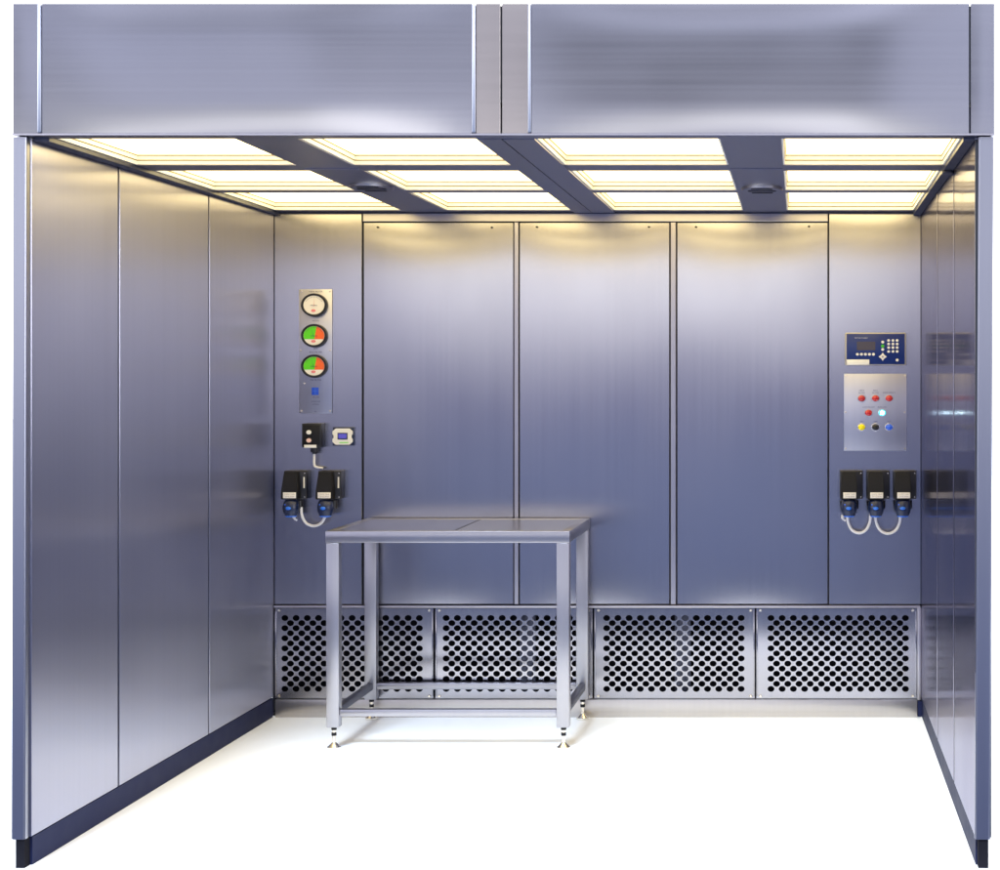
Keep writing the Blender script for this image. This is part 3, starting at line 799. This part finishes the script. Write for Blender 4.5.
def loop(p, q, drop, label, px0, px1, pyt):
    """cable hanging from px0 to px1"""
    dd = D - .05
    x0, x1 = X(px0, dd), X(px1, dd); zt = Z(pyt, dd); zb = Z(drop, dd); xm = (x0 + x1) / 2; w = x1 - x0
    pts = [(x0, dd, zt), (x0 + w * .03, dd, zt - (zt - zb) * .45), (x0 + w * .2, dd, zt - (zt - zb) * .85), (xm, dd, zb), (x1 - w * .2, dd, zt - (zt - zb) * .85), (x1 - w * .03, dd, zt - (zt - zb) * .45), (x1, dd, zt)]
    tag(tube('cable', M['cable'], None, pts, .0062), label, 'cable', 'pale cables looped below the sockets')
loop(s1, s2, 526, 'pale cable looping between the two sockets beside the table', 301.2, 326, 507)
loop(s3, s4, 533, 'left cable loop below the three sockets', 847.5, 870.5, 513)
loop(s4, s5, 533.5, 'right cable loop below the three sockets', 875.5, 900.5, 513)
for (px, py, lab) in ((294.5, 518, 'small pale gland with a bent stub under the socket nearer the left wall'), (843.2, 518.3, 'small pale gland under the leftmost of the three sockets')):
    dd = D - .05
    t = thing('cable_gland', (X(px, dd), dd, Z(py, dd)), lab, 'cable gland', 'pale cable glands')
    bm = bmesh.new(); cyl(bm, (X(px - .5, dd), dd, Z(py - 3.4, dd)), .0065, .016, 'Z', 12); link('gland_nut', bm, M['cable'], t, smooth=True)
    tube('stub', M['cable'], t, [(X(px - .3, dd), dd, Z(py - .5, dd)), (X(px + .2, dd), dd, Z(py + 1, dd)), (X(px + 2.6, dd), dd, Z(py + 2.4, dd))], .0045)

# ================================================================== WEIGHING TERMINAL
t = thing('weighing_terminal', (X(876), YB, Z(364)), 'blue weighing terminal with keypad and dark screen on the right panel', 'control terminal')
box('housing', M['bezel'], t, X(845), X(905.6), YB - .022, YB, Z(365.2), Z(332.8), .004)
fy = YB - .0232
fc = box('face', M['face'], t, X(846.4), X(904.4), fy, fy + .003, Z(364.3), Z(334), .0008)
box('screen', M['screen'], fc, X(856.6), X(875), fy - .0012, fy - .0002, Z(350.4), Z(341.8))
M['ink3'] = mat('white_print', (.55, .58, .66), .5)
text('maker_name', M['ink3'], fc, 'METTLER TOLEDO', X(860.8), Z(338.2), fy - .0004, .0068, 1.0)
def key(px, py, r=.0062, m='key'): return disc('key', M[m], fc, (X(px), fy - .0002, Z(py)), r, .0025, rx=r * 1.08, seg=14, r2=.85)
for i in range(5): key(857.2 + 4.0 * i, 354.4)
key(882.4, 342.2, .0062); o = key(882.4, 346.2, .0072, 'green'); o['label'] = 'green key'; key(882.4, 349.6, .0062)
for px in (888.3, 892.6, 896.8):
    for py in (340.6, 344.1, 347.7, 351.6): key(px, py, .0058)
key(896.8, 360.2, .0062)
cx, cz = X(882.4), Z(356.8)
q = .0185
prism('arrow_pad', M['key'], fc, [(cx - q, cz), (cx - q * .35, cz - q * .45), (cx, cz - q), (cx + q * .35, cz - q * .45), (cx + q, cz), (cx + q * .35, cz + q * .45), (cx, cz + q), (cx - q * .35, cz + q * .45)], fy - .003, fy - .0002, .0008)
M['grey'] = mat('grey_print', (.35, .35, .40), .5)
disc('pad_centre', M['grey'], fc, (cx, fy - .0031, cz), .005, .001, seg=14)
box('sticker', M['white'], fc, X(846.6), X(869), fy - .0016, fy - .0003, Z(365), Z(359.6), .0004)

# ================================================================== LAMP PLATE
t = thing('lamp_panel', (X(875), YP, Z(451)), 'square steel plate of red, cyan, yellow, black and blue lamps and buttons', 'control panel')
box('back_plate', M['plate'], t, X(844), X(906.4), YP - .004, YP, Z(450.6), Z(373.8), .001)
for x in (845.6, 904.8):
    for y in (375.6, 412.4, 448.6):
        disc('screw', M['screw'], t, (X(x), YP - .0041, Z(y)), .0040, .003, rx=.0044, seg=12, r2=.7)
lamps = [(861.6, 398.3, 'red', 'red lamp', 'HEPA|FILTER'), (875.4, 398.3, 'red', 'red lamp', 'BAG|FILTER'), (889, 398.3, 'red', 'red lamp', 'EMERGENCY'),
         (868.5, 412.8, 'red', 'red lamp', 'LOW FLOW'), (882, 412.8, 'cyan', 'lit cyan lamp', 'RUN ON'),
         (861.6, 427.1, 'yellow', 'yellow button', 'ON'), (875.5, 427.1, 'black', 'black button', 'OFF'), (889, 427.1, 'bluebtn', 'blue button', 'RST')]
for x, y, m_, lab, cap in lamps:
    c = disc('lamp_collar', M['chrome' if m_ in ('black', 'bluebtn', 'yellow') else 'plate'], t, (X(x), YP - .0041, Z(y)), .0175, .004, rx=.0195, seg=28, r2=.9)
    o = dome('lens', M[m_], c, (X(x), YP - .0082, Z(y)), .0135, .010, rx=.0158)
    o['label'] = lab
    if m_ == 'cyan': dome('lit_core', M['cyanc'], c, (X(x), YP - .0165, Z(y)), .0075, .004, rx=.008)
    for i, s in enumerate(cap.split('|')):
        n_ = len(cap.split('|'))
        text('caption', M['ink2'], t, s, X(x), Z(y - (7.8 if n_ == 2 else 5.6) + 2.4 * i), YP - .0042, .0088)
